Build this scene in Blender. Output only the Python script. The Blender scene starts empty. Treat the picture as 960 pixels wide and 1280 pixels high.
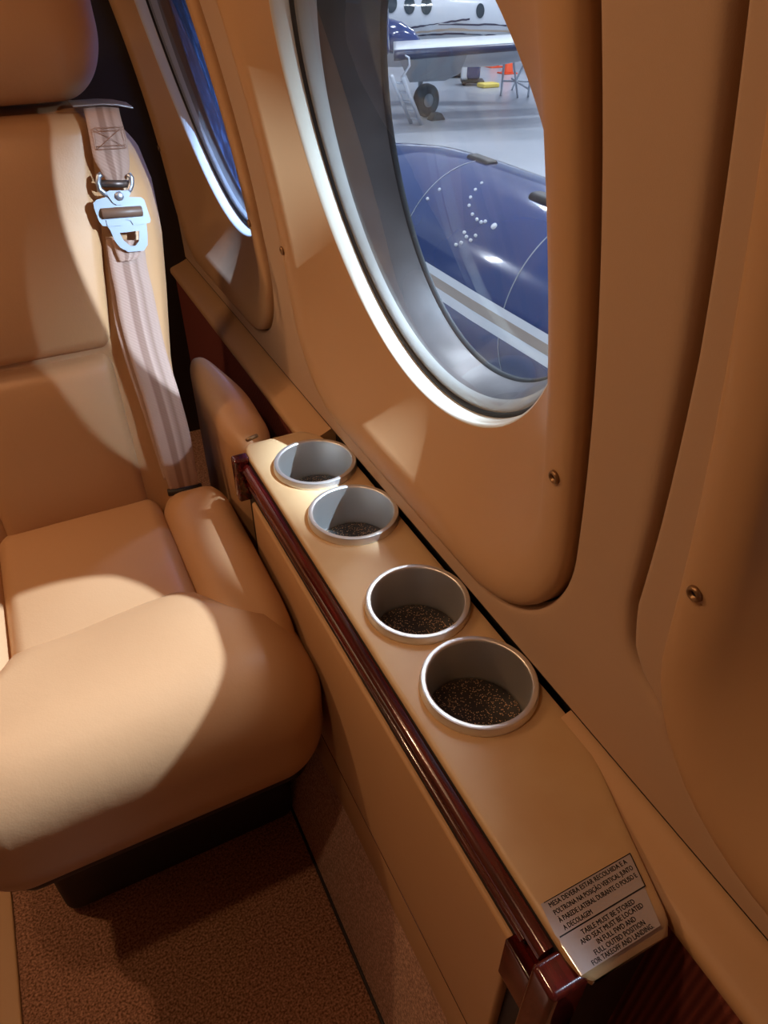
import bpy, bmesh, math, random
from mathutils import Vector, Matrix
random.seed(7)
C = bpy.context.scene.collection
PI = math.pi
sc = bpy.context.scene

# ------------------------------------------------------------------ camera
H = 0.5131                       # eye height above the cup holder rims (z = 0)
YAW, PITCH, FPX = math.radians(26.626), math.radians(37.773), 891.645
cam = bpy.data.cameras.new('camera'); camo = bpy.data.objects.new('camera', cam); C.objects.link(camo)
camo.location = (0, 0, H); camo.rotation_euler = (PI/2 - PITCH, 0, -YAW)
cam.sensor_fit = 'VERTICAL'; cam.sensor_height = 36; cam.lens = FPX/1280*36
cam.clip_start = 0.01; cam.clip_end = 200
sc.camera = camo
FW = Vector((math.sin(YAW)*math.cos(PITCH), math.cos(YAW)*math.cos(PITCH), -math.sin(PITCH)))
RT = Vector((math.cos(YAW), -math.sin(YAW), 0)); UP = RT.cross(FW)
EYE = Vector((0, 0, H))
def ray(u, v): return RT*((u-480)/FPX) - UP*((v-640)/FPX) + FW
def at_z(u, v, z): d = ray(u, v); return EYE + d*((z-H)/d.z)
def at_x(u, v, x): d = ray(u, v); return EYE + d*(x/d.x)
def at_plane(u, v, p, n): d = ray(u, v); return EYE + d*((p-EYE).dot(n)/d.dot(n))
FH = Vector((math.sin(YAW), math.cos(YAW), 0))
def at_d(u, v, D): d = ray(u, v); return EYE + d*(D/d.dot(FH))

# ------------------------------------------------------------------ helpers
def origin(o):
    v = Vector((0, 0, 0))
    while o is not None: v += o.location; o = o.parent
    return v
def mesh(name, verts, faces, mat=None, parent=None, smooth=True, label=None, kind=None):
    off = origin(parent)
    me = bpy.data.meshes.new(name)
    me.from_pydata([tuple(Vector(v)-off) for v in verts], [], faces); me.update()
    bm = bmesh.new(); bm.from_mesh(me); bmesh.ops.remove_doubles(bm, verts=bm.verts, dist=1e-6)
    bmesh.ops.recalc_face_normals(bm, faces=bm.faces); bm.to_mesh(me); bm.free()
    for p in me.polygons: p.use_smooth = smooth
    o = bpy.data.objects.new(name, me); C.objects.link(o)
    if mat: me.materials.append(mat)
    if parent: o.parent = parent
    if label: o['label'] = label
    if kind: o['kind'] = kind
    return o
def autosmooth(o, ang=35):
    me = o.data
    bm = bmesh.new(); bm.from_mesh(me)
    for e in bm.edges:
        e.smooth = not (len(e.link_faces) == 2 and e.calc_face_angle(0) > math.radians(ang))
    bm.to_mesh(me); bm.free(); return o
def thing(name, label, cat, loc, group=None, kind=None):
    o = bpy.data.objects.new(name, None); C.objects.link(o); o.location = loc; o.empty_display_size = .05
    if kind: o['kind'] = kind
    if label: o['label'] = label
    if cat: o['category'] = cat
    if group: o['group'] = group
    return o
def tag(o, label, cat, group=None):
    o['label'] = label; o['category'] = cat
    if group: o['group'] = group
    return o
def grid(fn, nu, nv, cu=False, cv=False):
    vs = []; fs = []
    for i in range(nu):
        for j in range(nv): vs.append(fn(i/(nu if cu else nu-1), j/(nv if cv else nv-1)))
    for i in range(nu if cu else nu-1):
        for j in range(nv if cv else nv-1):
            a = i; b = (i+1) % nu; c = j; d = (j+1) % nv
            fs.append((a*nv+c, b*nv+c, b*nv+d, a*nv+d))
    return vs, fs
def rings(rs, cap0=False, cap1=False):
    n = len(rs[0]); vs = [p for r in rs for p in r]; fs = []
    for k in range(len(rs)-1):
        for j in range(n):
            fs.append((k*n+j, k*n+(j+1) % n, (k+1)*n+(j+1) % n, (k+1)*n+j))
    if cap0: fs.append(tuple(range(n)))
    if cap1: fs.append(tuple((len(rs)-1)*n+j for j in reversed(range(n))))
    return vs, fs
def lathe(prof, c, n=64, axis='z', cap0=True, cap1=True):
    rs = []
    for r, h in prof:
        ring = []
        for j in range(n):
            a = 2*PI*j/n
            if axis == 'z': ring.append((c[0]+r*math.cos(a), c[1]+r*math.sin(a), c[2]+h))
            elif axis == 'x': ring.append((c[0]+h, c[1]+r*math.cos(a), c[2]+r*math.sin(a)))
            else: ring.append((c[0]+r*math.cos(a), c[1]+h, c[2]+r*math.sin(a)))
        rs.append(ring)
    return rings(rs, cap0, cap1)
def tube(pts, r, n=10, cap=True):
    pts = [Vector(p) for p in pts]; rs = []
    prev = None
    for i, p in enumerate(pts):
        t = (pts[min(i+1, len(pts)-1)] - pts[max(i-1, 0)]).normalized()
        a = prev if prev else (Vector((0, 0, 1)) if abs(t.z) < .9 else Vector((1, 0, 0)))
        a = (a - t*a.dot(t)).normalized(); prev = a; b = t.cross(a)
        rr = r[i] if isinstance(r, (list, tuple)) else r
        rs.append([p + a*rr*math.cos(2*PI*j/n) + b*rr*math.sin(2*PI*j/n) for j in range(n)])
    return rings(rs, cap, cap)
def join(*ms):
    vs = []; fs = []
    for v, f in ms:
        k = len(vs); vs += list(v); fs += [tuple(i+k for i in q) for q in f]
    return vs, fs
def rbox(x0, x1, y0, y1, z0, z1, r, fn=None, n=7, m=10):
    """rounded box: n samples on each rounded edge, m across each flat"""
    c = ((x0+x1)/2, (y0+y1)/2, (z0+z1)/2); h = ((x1-x0)/2, (y1-y0)/2, (z1-z0)/2)
    rr = r if isinstance(r, (list, tuple)) else (r, r, r)
    def samp(hh, q):
        q = min(q, hh*.999); s = []
        for k in range(n): s.append(-hh + q*(1-math.cos(k/n*PI/2)) if False else -hh + q*(k/n))
        for k in range(m+1): s.append(-(hh-q) + 2*(hh-q)*k/m)
        for k in range(n): s.append((hh-q) + q*((k+1)/n))
        return s
    S = [samp(h[i], rr[i]) for i in range(3)]
    def sh(p):
        d = []; inn = []
        for i in range(3):
            q = min(rr[i], h[i]*.999); k = max(-(h[i]-q), min(h[i]-q, p[i])); inn.append(k); d.append((p[i]-k)/q)
        # cube -> sphere on the rounded zone
        mx = max(abs(t) for t in d); l = math.sqrt(sum(t*t for t in d))
        if l > 1e-9:
            tt = [math.tan(t*PI/4) if abs(t) < 1 else t for t in d]
            l = math.sqrt(sum(t*t for t in tt)); mxx = max(abs(t) for t in tt)
            d = [t/l*mxx if l else 0 for t in tt]
        q = [c[i]+inn[i]+d[i]*min(rr[i], h[i]*.999) for i in range(3)]
        return tuple(fn(*q)) if fn else tuple(q)
    vs = []; fs = []
    for ax in range(3):
        a, b = [(1, 2), (0, 2), (0, 1)][ax]
        for sg in (-1, 1):
            k0 = len(vs); A = S[a]; B = S[b]
            for u in A:
                for v in B:
                    p = [0, 0, 0]; p[ax] = sg*h[ax]; p[a] = u; p[b] = v; vs.append(sh(p))
            nb = len(B)
            for i in range(len(A)-1):
                for j in range(nb-1):
                    f = (k0+i*nb+j, k0+(i+1)*nb+j, k0+(i+1)*nb+j+1, k0+i*nb+j+1)
                    fs.append(f)
    return vs, fs
def box(x0, x1, y0, y1, z0, z1, bev=0.002, fn=None): return rbox(x0, x1, y0, y1, z0, z1, min(bev, (x1-x0)*.45, (y1-y0)*.45, (z1-z0)*.45), fn, 3, 2)
def plate(poly, holes, o, ex, ey, th, bev=.0006):
    """polygon with holes in the plane (o, ex, ey), extruded by th along ex x ey"""
    bm = bmesh.new(); nz = ex.cross(ey).normalized(); es = []
    for lp in [poly]+holes:
        vv = [bm.verts.new(o + ex*x + ey*y) for x, y in lp]
        es += [bm.edges.new((vv[i], vv[(i+1) % len(vv)])) for i in range(len(vv))]
    bmesh.ops.triangle_fill(bm, edges=es, use_beauty=True, use_dissolve=False)
    fs = list(bm.faces)
    ret = bmesh.ops.extrude_face_region(bm, geom=fs)
    bmesh.ops.translate(bm, verts=[g for g in ret['geom'] if isinstance(g, bmesh.types.BMVert)], vec=nz*th)
    bm.verts.index_update()
    vs = [v.co.copy() for v in bm.verts]; f = [tuple(v.index for v in q.verts) for q in bm.faces]; bm.free()
    return vs, f
def smoothstep(a, b, x):
    t = max(0, min(1, (x-a)/(b-a))); return t*t*(3-2*t)
def interp(tab, x):
    if x <= tab[0][0]: return tab[0][1]
    for (a, p), (b, q) in zip(tab, tab[1:]):
        if x <= b:
            t = (x-a)/(b-a); return p+(q-p)*t
    return tab[-1][1]

# ------------------------------------------------------------------ materials
def srgb(r, g, b):
    f = lambda c: (c/255/12.92) if c/255 <= .04045 else ((c/255+.055)/1.055)**2.4
    return (f(r), f(g), f(b), 1)
def mat(name, col, rough=.5, metal=0, bump=None, spec=.5, coat=0, mix=None, sheen=0):
    m = bpy.data.materials.new(name); m.use_nodes = True; nt = m.node_tree; b = nt.nodes['Principled BSDF']
    b.inputs['Base Color'].default_value = col; b.inputs['Roughness'].default_value = rough; b.inputs['Metallic'].default_value = metal
    b.inputs['Specular IOR Level'].default_value = spec; b.inputs['Coat Weight'].default_value = coat; b.inputs['Coat Roughness'].default_value = .06
    b.inputs['Sheen Weight'].default_value = sheen
    tc = nt.nodes.new('ShaderNodeTexCoord')
    if mix:                                   # mix = (colour2, scale, lo, hi)
        no = nt.nodes.new('ShaderNodeTexNoise'); no.inputs['Scale'].default_value = mix[1]; no.inputs['Detail'].default_value = 4
        rp = nt.nodes.new('ShaderNodeValToRGB'); rp.color_ramp.elements[0].position = mix[2]; rp.color_ramp.elements[1].position = mix[3]
        rp.color_ramp.elements[0].color = col; rp.color_ramp.elements[1].color = mix[0]
        nt.links.new(tc.outputs['Object'], no.inputs['Vector']); nt.links.new(no.outputs['Fac'], rp.inputs['Fac']); nt.links.new(rp.outputs['Color'], b.inputs['Base Color'])
    if bump:                                  # bump = [(type, scale, strength, distance)...]
        last = None
        for ty, scl, st, di in bump:
            t = nt.nodes.new('ShaderNodeTexNoise' if ty == 'n' else 'ShaderNodeTexVoronoi'); t.inputs['Scale'].default_value = scl
            if ty == 'n': t.inputs['Detail'].default_value = 3
            bp = nt.nodes.new('ShaderNodeBump'); bp.inputs['Strength'].default_value = st; bp.inputs['Distance'].default_value = di
            nt.links.new(tc.outputs['Object'], t.inputs['Vector'])
            nt.links.new(t.outputs['Fac' if ty == 'n' else 'Distance'], bp.inputs['Height'])
            if last: nt.links.new(last.outputs['Normal'], bp.inputs['Normal'])
            last = bp
        nt.links.new(last.outputs['Normal'], b.inputs['Normal'])
    return m
M = {}
LEATHER = srgb(186, 144, 104)
M['leather'] = mat('tan_leather', LEATHER, .42, bump=[('v', 420, .06, .001), ('n', 22, .12, .006)], spec=.4)
M['vinyl'] = mat('tan_vinyl', srgb(190, 150, 108), .5, bump=[('n', 900, .05, .0006)], spec=.35)
M['ledge'] = mat('tan_ledge_vinyl', srgb(196, 164, 122), .42, bump=[('n', 700, .05, .0006)], spec=.4, mix=(srgb(184, 146, 102), 7, .45, .7))
M['suede'] = mat('tan_suede', srgb(184, 152, 122), .85, bump=[('n', 1600, .22, .0006)], spec=.2, sheen=.1)
M['rim'] = mat('ivory_plastic', srgb(204, 200, 186), .45)
M['seal'] = mat('black_rubber', srgb(18, 18, 20), .5)
M['greyseal'] = mat('grey_rubber', srgb(150, 152, 150), .5)
M['tunnel'] = mat('dark_grey_frame', srgb(60, 55, 54), .32, bump=[('n', 60, .08, .002)], mix=(srgb(44, 39, 38), 14, .4, .7))
M['gap'] = mat('gap_shade', srgb(26, 18, 13), .8)  # near-black that holds the shade of gaps in its colour
M['metal'] = mat('brushed_aluminium', srgb(232, 230, 226), .40, .9)
M['metal_in'] = mat('turned_aluminium', srgb(176, 174, 172), .36, 1)
M['chrome'] = mat('polished_steel', srgb(170, 180, 194), .36, .85)
M['webbing'] = None
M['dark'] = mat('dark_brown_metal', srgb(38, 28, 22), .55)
M['blue'] = mat('gloss_blue_paint', srgb(14, 42, 98), .16, coat=1, spec=.6, mix=(srgb(24, 54, 112), 1.3, .35, .7))
M['white'] = mat('white_paint', srgb(225, 228, 230), .25, coat=.4)
M['tanpaint'] = mat('tan_paint', srgb(170, 155, 140), .3, coat=.4)
M['navy'] = mat('navy_paint', srgb(24, 34, 66), .3)
M['black'] = mat('black', srgb(16, 17, 20), .5)
M['tyre'] = mat('tyre_rubber', srgb(30, 32, 38), .7)
M['alu'] = mat('ladder_aluminium', srgb(196, 204, 214), .45, .3)
M['orange'] = mat('orange_plastic', srgb(235, 80, 30), .5)
M['yellow'] = mat('yellow_plastic', srgb(225, 200, 90), .5)
M['portglass'] = mat('dark_teal_glass', srgb(30, 52, 62), .1, coat=.5)
M['steelgrey'] = mat('grey_paint', srgb(150, 155, 160), .5)
M['hfloor'] = mat('polished_concrete', srgb(150, 155, 162), .3, mix=(srgb(172, 176, 184), .35, .35, .65), spec=.5)
M['hwall'] = mat('hangar_cladding', srgb(150, 160, 175), .6)
M['tagwhite'] = mat('white_tag', srgb(220, 200, 180), .5)
M['ink'] = mat('black_ink', srgb(14, 12, 12), .6)
def mahogany():
    m = mat('gloss_mahogany', srgb(56, 14, 10), .16, coat=.6, spec=.6); nt = m.node_tree; b = nt.nodes['Principled BSDF']
    tc = nt.nodes.new('ShaderNodeTexCoord'); mp = nt.nodes.new('ShaderNodeMapping'); mp.inputs['Scale'].default_value = (160, 9, 160)
    no = nt.nodes.new('ShaderNodeTexNoise'); no.inputs['Scale'].default_value = 1; no.inputs['Detail'].default_value = 6
    rp = nt.nodes.new('ShaderNodeValToRGB'); rp.color_ramp.elements[0].color = srgb(48, 9, 7); rp.color_ramp.elements[1].color = srgb(92, 22, 16)
    rp.color_ramp.elements[0].position = .35; rp.color_ramp.elements[1].position = .68
    nt.links.new(tc.outputs['Object'], mp.inputs[0]); nt.links.new(mp.outputs[0], no.inputs['Vector']); nt.links.new(no.outputs['Fac'], rp.inputs[0]); nt.links.new(rp.outputs[0], b.inputs['Base Color'])
    return m
M['wood'] = mahogany(); M['ebony'] = mat('near_black_gloss', srgb(30, 12, 9), .15, coat=1)
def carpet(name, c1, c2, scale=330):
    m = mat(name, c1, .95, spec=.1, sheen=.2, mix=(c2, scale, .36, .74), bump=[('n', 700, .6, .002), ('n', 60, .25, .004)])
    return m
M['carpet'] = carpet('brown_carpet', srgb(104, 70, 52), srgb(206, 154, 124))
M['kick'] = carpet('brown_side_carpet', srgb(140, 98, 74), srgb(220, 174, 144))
def speckle():
    m = mat('speckled_black_pad', srgb(24, 17, 14), .55); nt = m.node_tree; b = nt.nodes['Principled BSDF']
    tc = nt.nodes.new('ShaderNodeTexCoord'); v = nt.nodes.new('ShaderNodeTexVoronoi'); v.inputs['Scale'].default_value = 620
    no = nt.nodes.new('ShaderNodeTexNoise'); no.inputs['Scale'].default_value = 260
    mul = nt.nodes.new('ShaderNodeMath'); mul.operation = 'GREATER_THAN'; mul.inputs[1].default_value = .56
    sep = nt.nodes.new('ShaderNodeSeparateColor')
    mx = nt.nodes.new('ShaderNodeMix'); mx.data_type = 'RGBA'; mx.inputs[6].default_value = srgb(22, 15, 12); mx.inputs[7].default_value = srgb(190, 150, 110)
    lt = nt.nodes.new('ShaderNodeMath'); lt.operation = 'LESS_THAN'; lt.inputs[1].default_value = .36
    an = nt.nodes.new('ShaderNodeMath'); an.operation = 'MULTIPLY'
    nt.links.new(tc.outputs['Object'], v.inputs['Vector']); nt.links.new(v.outputs['Color'], sep.inputs[0]); nt.links.new(sep.outputs[0], mul.inputs[0])
    nt.links.new(v.outputs['Distance'], lt.inputs[0]); nt.links.new(mul.outputs[0], an.inputs[0]); nt.links.new(lt.outputs[0], an.inputs[1])
    nt.links.new(an.outputs[0], mx.inputs[0]); nt.links.new(mx.outputs[2], b.inputs['Base Color'])
    return m
M['pad'] = speckle()
def ribbed():
    m = mat('maroon_ribbed_fabric', srgb(74, 32, 26), .9, spec=.15); nt = m.node_tree; b = nt.nodes['Principled BSDF']
    tc = nt.nodes.new('ShaderNodeTexCoord'); w = nt.nodes.new('ShaderNodeTexWave'); w.bands_direction = 'Y'; w.inputs['Scale'].default_value = 45; w.inputs['Distortion'].default_value = 1.2; w.inputs['Detail'].default_value = 2; w.inputs['Detail Scale'].default_value = 20
    rp = nt.nodes.new('ShaderNodeValToRGB'); rp.color_ramp.elements[0].color = srgb(104, 52, 42); rp.color_ramp.elements[1].color = srgb(140, 74, 60)
    bp = nt.nodes.new('ShaderNodeBump'); bp.inputs['Strength'].default_value = .5; bp.inputs['Distance'].default_value = .002
    nt.links.new(tc.outputs['Object'], w.inputs['Vector']); nt.links.new(w.outputs['Fac'], rp.inputs[0]); nt.links.new(rp.outputs[0], b.inputs['Base Color'])
    nt.links.new(w.outputs['Fac'], bp.inputs['Height']); nt.links.new(bp.outputs[0], b.inputs['Normal'])
    return m
M['maroon'] = ribbed()
def webbing():
    m = mat('beige_webbing', srgb(158, 130, 116), .6, spec=.35); nt = m.node_tree; b = nt.nodes['Principled BSDF']
    uv = nt.nodes.new('ShaderNodeUVMap'); sp = nt.nodes.new('ShaderNodeSeparateXYZ')
    rp = nt.nodes.new('ShaderNodeValToRGB'); cr = rp.color_ramp
    cr.elements[0].color = srgb(166, 138, 124); cr.elements[0].position = 0
    cr.elements[1].color = srgb(166, 138, 124); cr.elements[1].position = 1
    for p, c in ((.3, (170, 142, 128)), (.36, (136, 106, 92)), (.5, (140, 110, 96)), (.56, (176, 148, 134)), (.72, (140, 112, 98)), (.8, (166, 138, 124))):
        e = cr.elements.new(p); e.color = srgb(*c)
    w = nt.nodes.new('ShaderNodeTexWave'); w.inputs['Scale'].default_value = 120; w.bands_direction = 'DIAGONAL'
    bp = nt.nodes.new('ShaderNodeBump'); bp.inputs['Strength'].default_value = .25; bp.inputs['Distance'].default_value = .0006
    tc = nt.nodes.new('ShaderNodeTexCoord')
    nt.links.new(uv.outputs[0], sp.inputs[0]); nt.links.new(sp.outputs[0], rp.inputs[0]); nt.links.new(rp.outputs[0], b.inputs['Base Color'])
    nt.links.new(tc.outputs['Object'], w.inputs['Vector']); nt.links.new(w.outputs['Fac'], bp.inputs['Height']); nt.links.new(bp.outputs[0], b.inputs['Normal'])
    return m
M['webbing'] = webbing()
M['stitch'] = mat('brown_thread', srgb(140, 108, 92), .8)
def glass(name, tint, refl=1.0, haze=None):
    m = bpy.data.materials.new(name); m.use_nodes = True; nt = m.node_tree; nt.nodes.clear()
    out = nt.nodes.new('ShaderNodeOutputMaterial'); tr = nt.nodes.new('ShaderNodeBsdfTransparent'); tr.inputs[0].default_value = tint
    gl = nt.nodes.new('ShaderNodeBsdfGlossy'); gl.inputs['Roughness'].default_value = .01
    fr = nt.nodes.new('ShaderNodeFresnel')      # same reflectance from either side of the thin sheet
    ge = nt.nodes.new('ShaderNodeNewGeometry'); io = nt.nodes.new('ShaderNodeMapRange'); io.inputs['To Min'].default_value = 1.45; io.inputs['To Max'].default_value = 1/1.45
    nt.links.new(ge.outputs['Backfacing'], io.inputs['Value']); nt.links.new(io.outputs[0], fr.inputs[0])
    mul = nt.nodes.new('ShaderNodeMath'); mul.operation = 'MULTIPLY'; mul.inputs[1].default_value = refl
    mx = nt.nodes.new('ShaderNodeMixShader')
    nt.links.new(fr.outputs[0], mul.inputs[0]); nt.links.new(mul.outputs[0], mx.inputs[0]); nt.links.new(tr.outputs[0], mx.inputs[1]); nt.links.new(gl.outputs[0], mx.inputs[2])
    last = mx
    if haze:                                   # dust and fine scratches on the acrylic
        tc = nt.nodes.new('ShaderNodeTexCoord'); mp = nt.nodes.new('ShaderNodeMapping'); mp.inputs['Scale'].default_value = (30, 30, 9)
        no = nt.nodes.new('ShaderNodeTexNoise'); no.inputs['Scale'].default_value = 1.6; no.inputs['Detail'].default_value = 9; no.inputs['Roughness'].default_value = .7; no.inputs['Distortion'].default_value = 1.2
        rp = nt.nodes.new('ShaderNodeValToRGB'); rp.color_ramp.elements[0].position = haze[1]; rp.color_ramp.elements[1].position = haze[2]
        rp.color_ramp.elements[0].color = (haze[3],)*3+(1,); rp.color_ramp.elements[1].color = (haze[0],)*3+(1,)
        df = nt.nodes.new('ShaderNodeBsdfDiffuse'); df.inputs[0].default_value = haze[4]
        tl = nt.nodes.new('ShaderNodeBsdfTranslucent'); tl.inputs[0].default_value = haze[4]
        ad = nt.nodes.new('ShaderNodeMixShader'); ad.inputs[0].default_value = .5
        m2 = nt.nodes.new('ShaderNodeMixShader')
        nt.links.new(tc.outputs['Object'], mp.inputs[0]); nt.links.new(mp.outputs[0], no.inputs['Vector']); nt.links.new(no.outputs['Fac'], rp.inputs[0])
        nt.links.new(df.outputs[0], ad.inputs[1]); nt.links.new(tl.outputs[0], ad.inputs[2])
        nt.links.new(rp.outputs[0], m2.inputs[0]); nt.links.new(mx.outputs[0], m2.inputs[1]); nt.links.new(ad.outputs[0], m2.inputs[2]); last = m2
    nt.links.new(last.outputs[0], out.inputs[0]); return m
M['glass'] = glass('clear_acrylic', (.93, .95, .97, 1), .7, haze=(.035, .6, .85, .003, (.8, .85, .95, 1)))
M['outglass'] = glass('outer_acrylic', (.95, .96, .98, 1), .6)
M['polar'] = glass('scratched_outer_acrylic', (.40, .52, .86, 1), .5, haze=(.5, .50, .78, .05, (.10, .24, .75, 1)))
M['placard'] = mat('clear_placard_film', srgb(166, 154, 150), .22, spec=.6, coat=.6)

# ------------------------------------------------------------------ cabin shell
ZF, ZC = -.60, .85
def W(z): return .317 - .26*max(z, 0)**2
def rrect(hw, hh, r, n=128):
    """rounded rectangle sampled by polar angle (matches ellipse sampling)"""
    pts = []
    for j in range(n):
        a = 2*PI*j/n; c, s = math.cos(a), math.sin(a)
        # march: intersection of ray with rounded rectangle
        lo, hi = 0, hw+hh
        for _ in range(40):
            t = (lo+hi)/2; x, y = abs(t*c*hw/hh if False else t*c), abs(t*s)
            qx, qy = max(x-(hw-r), 0), max(y-(hh-r), 0)
            ins = x <= hw and y <= hh and (qx == 0 or qy == 0 or qx*qx+qy*qy <= r*r)
            if ins: lo = t
            else: hi = t
        pts.append((lo*c, lo*s))
    return pts
def ell(a, b, n=128):
    out = []
    for j in range(n):
        t = 2*PI*j/n; c, s = math.cos(t), math.sin(t); r = 1/math.sqrt((c/a)**2+(s/b)**2); out.append((r*c, r*s))
    return out
def mixr(p, q, t): return [((1-t)*a[0]+t*b[0], (1-t)*a[1]+t*b[1]) for a, b in zip(p, q)]
ZW = .36
def ring3(pts, Yc, dx, k=0): return [(W(ZW+p[1])+dx-k*(p[1]+.02), Yc+p[0], ZW+p[1]) for p in pts]
WINS = [(1, .597), (2, 1.287), (3, -.093), (4, -.783)]
FR = dict(hw=.295, hh=.335, r=.13)
def plate_r(dg_, l):
    # radius of the raised liner panel around window 3, by angle from its centre
    if dg_ > 46 or dg_ < -70: return l-.002
    if dg_ > -31: return max(interp([(-31, .3285), (-20, .324), (0, .318), (46, .312)], dg_)/math.cos(math.radians(dg_)), l-.002)
    return max(interp([(-70, 0), (-58, l-.002), (-50, .366), (-44, .384), (-39, .398), (-36, .398), (-33, .3895), (-31, .3285/math.cos(math.radians(31)))], dg_), l-.002)
NW = 256
wv, wf = [], []
for n_, Yc in WINS:
    rs = []
    outer = [];
    for j in range(NW):
        a = 2*PI*j/NW; c, s = math.cos(a), math.sin(a)
        hy = .345
        t = min(hy/abs(c) if abs(c) > 1e-9 else 9, ((ZC-ZW) if s > 0 else (ZW+.0))/abs(s) if abs(s) > 1e-9 else 9)
        outer.append((t*c, t*s))
    for (cy, cz) in ((.345, ZC-ZW), (-.345, ZC-ZW), (.345, -ZW), (-.345, -ZW)):
        k = min(range(NW), key=lambda i: (outer[i][0]-cy)**2+(outer[i][1]-cz)**2); outer[k] = (cy, cz)
    inner = rrect(FR['hw']-.0015, FR['hh']-.0015, FR['r'], NW)
    if n_ == 3:
        for j in range(NW):
            l = math.hypot(*inner[j]); dg_ = math.degrees(math.atan2(inner[j][1], inner[j][0])); q = max(plate_r(dg_, l), l)/l
            inner[j] = (inner[j][0]*q, inner[j][1]*q)
    def grow(e):
        out = []
        for p, o_ in zip(inner, outer):
            l = math.hypot(*p); m = math.hypot(*o_); q = min(1+e/l, 1+.8*(m/l-1)); out.append((p[0]*q, p[1]*q))
        return out
    roll_in = grow(.015)
    for t in (0, .3, .6, 1): rs.append(ring3(mixr(outer, roll_in, t), Yc, 0))
    for e, d in ((.011, .0004), (.008, .0012), (.0058, .0030), (.0042, .0060), (.0034, .0100), (.003, .016)): rs.append(ring3(grow(e), Yc, d))
    wv, wf = join((wv, wf), rings(rs))
wall_r = mesh('wall_right', wv, wf, M['suede'], kind='structure')
def screw(parent, Y, z, dx, lab=None):
    c = Vector((W(z)+dx, Y, z)); nx = Vector((-1, 0, -.52*z)).normalized()
    ey = Vector((0, 1, 0)); ez = nx.cross(ey)
    prof = [(.0052, 0), (.0052, .0016), (.0046, .0026), (.0034, .0030), (.0026, .0022), (.0024, .0004)]
    rs = [[c + ey*r*math.cos(2*PI*j/20)+ez*r*math.sin(2*PI*j/20)+nx*h for j in range(20)] for r, h in prof]
    s = mesh('screw', *rings(rs, True, True), M['screw'], parent, label='small brass screw with a dark socket')
    rs = [[c + ey*r*math.cos(2*PI*j/12)+ez*r*math.sin(2*PI*j/12)+nx*.0007 for j in range(12)] for r in (.0023, .0001)]
    mesh('socket', *rings(rs, False, True), M['black'], s)
M['screw'] = mat('brass_screw', srgb(150, 118, 84), .4, .8)
for n_, Yc in WINS:
    lab = {1: 'oval cabin window looking out over the blue engine nacelle', 2: 'oval cabin window beside the seat back with darkened blue pane',
           3: 'near cabin window recess at the right edge of the photo', 4: 'cabin window behind the photographer'}[n_]
    w = thing('window_%d' % n_, lab, None, (.317, Yc, ZW), kind='structure')
    e0 = ell(.236, .231); KT = .07; EA = .022 if n_ == 2 else 0
    pr = [(.2945, .0140), (.2945, .001), (.2935, -.0035), (.290, -.0068), (.284, -.0085), (.276, -.0085), (.268, -.0068), (.260, -.0035)]
    rs = [ring3(rrect(hw, FR['hh']-(FR['hw']-hw), FR['r']-(FR['hw']-hw)*.4), Yc, dx) for hw, dx in pr]
    last = rrect(.260, FR['hh']-.035, FR['r']-.014)
    for t in (.08, .2, .35, .5, .65, .8, .9, .96, 1):
        rs.append(ring3(mixr(last, e0, t), Yc, -.0035 + .0335*(t**.95), KT*t))
    mesh('surround', *rings(rs), M['vinyl'], w)
    rs = [ring3(ell(a, b), Yc, d, KT) for a, b, d in ((.236, .231, .030), (.2345, .2295, .031), (.233, .228, .034), (.2315, .226, .042), (.231, .225, .048))]
    mesh('inner_rim', *rings(rs), M['rim'], w)
    gp = rrect(.31, .35, .14); mesh('gap_shade_ring', *rings([ring3(rrect(.288, .328, .13), Yc, .0135), ring3(gp, Yc, .0135)] + ([ring3([(p[0]*1.14, p[1]*1.14) for p in gp], Yc, .0135)] if n_ == 3 else [])), M['gap'], w)  # dark backing ring; the groove's shade is put into its colour
    rs = [ring3(ell(a, b), Yc, d, KT) for a, b, d in ((.231, .225, .048), (.2280, .221, .0485), (.2275, .220, .0515))]
    mesh('seal', *rings(rs), M['seal'], w)
    if n_ == 2:
        rset = ((.2275, .220, .0515, KT), (.225, .217, .0525, KT), (.2175, .212, .062, KT*.8)), ((.2175, .212, .062, KT*.8), (.213, .210, .067, KT*.7), (.203, .207, .0745, KT*.6)), ((.203, .207, .0745, KT*.6), (.202, .206, .0755, KT*.6), (.2015, .2055, .079, KT*.6)), (.2018, .2058, .077, KT*.6)
    else:
        rset = ((.2275, .220, .0515, KT), (.224, .215, .053, KT), (.219, .2085, .066, KT*.6)), ((.219, .2085, .066, KT*.6), (.214, .207, .074, KT*.5), (.205, .206, .086, KT*.35), (.194, .2055, .108, KT*.1), (.190, .2055, .116, 0)), ((.190, .2055, .116, 0), (.1875, .2035, .1175, 0), (.186, .2025, .122, 0)), (.1865, .203, .120, 0)
    for nm_, rr_, m_ in zip(('retainer_ring', 'frame', 'outer_seal'), rset, ('greyseal', 'tunnel', 'seal')):
        mesh(nm_, *rings([ring3(ell(a, b), Yc, d, k) for a, b, d, k in rr_]), M[m_], w)
    rs = [ring3(ell(.2275*t, .2195*t), Yc, .0518, KT) for t in (1, .8, .6, .4, .2, .02)]
    mesh('inner_pane', *rings(rs, False, True), M['glass'], w)
    a, b, d, k = rset[3]
    rs = [ring3(ell(a*t, b*t), Yc, d, k) for t in (1, .8, .6, .4, .2, .02)]
    mesh('outer_pane', *rings(rs, False, True), M['polar'] if n_ == 2 else M['outglass'], w)
    for s in (-1, 1): screw(w, Yc+s*.279, .222, -.0085)

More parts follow.
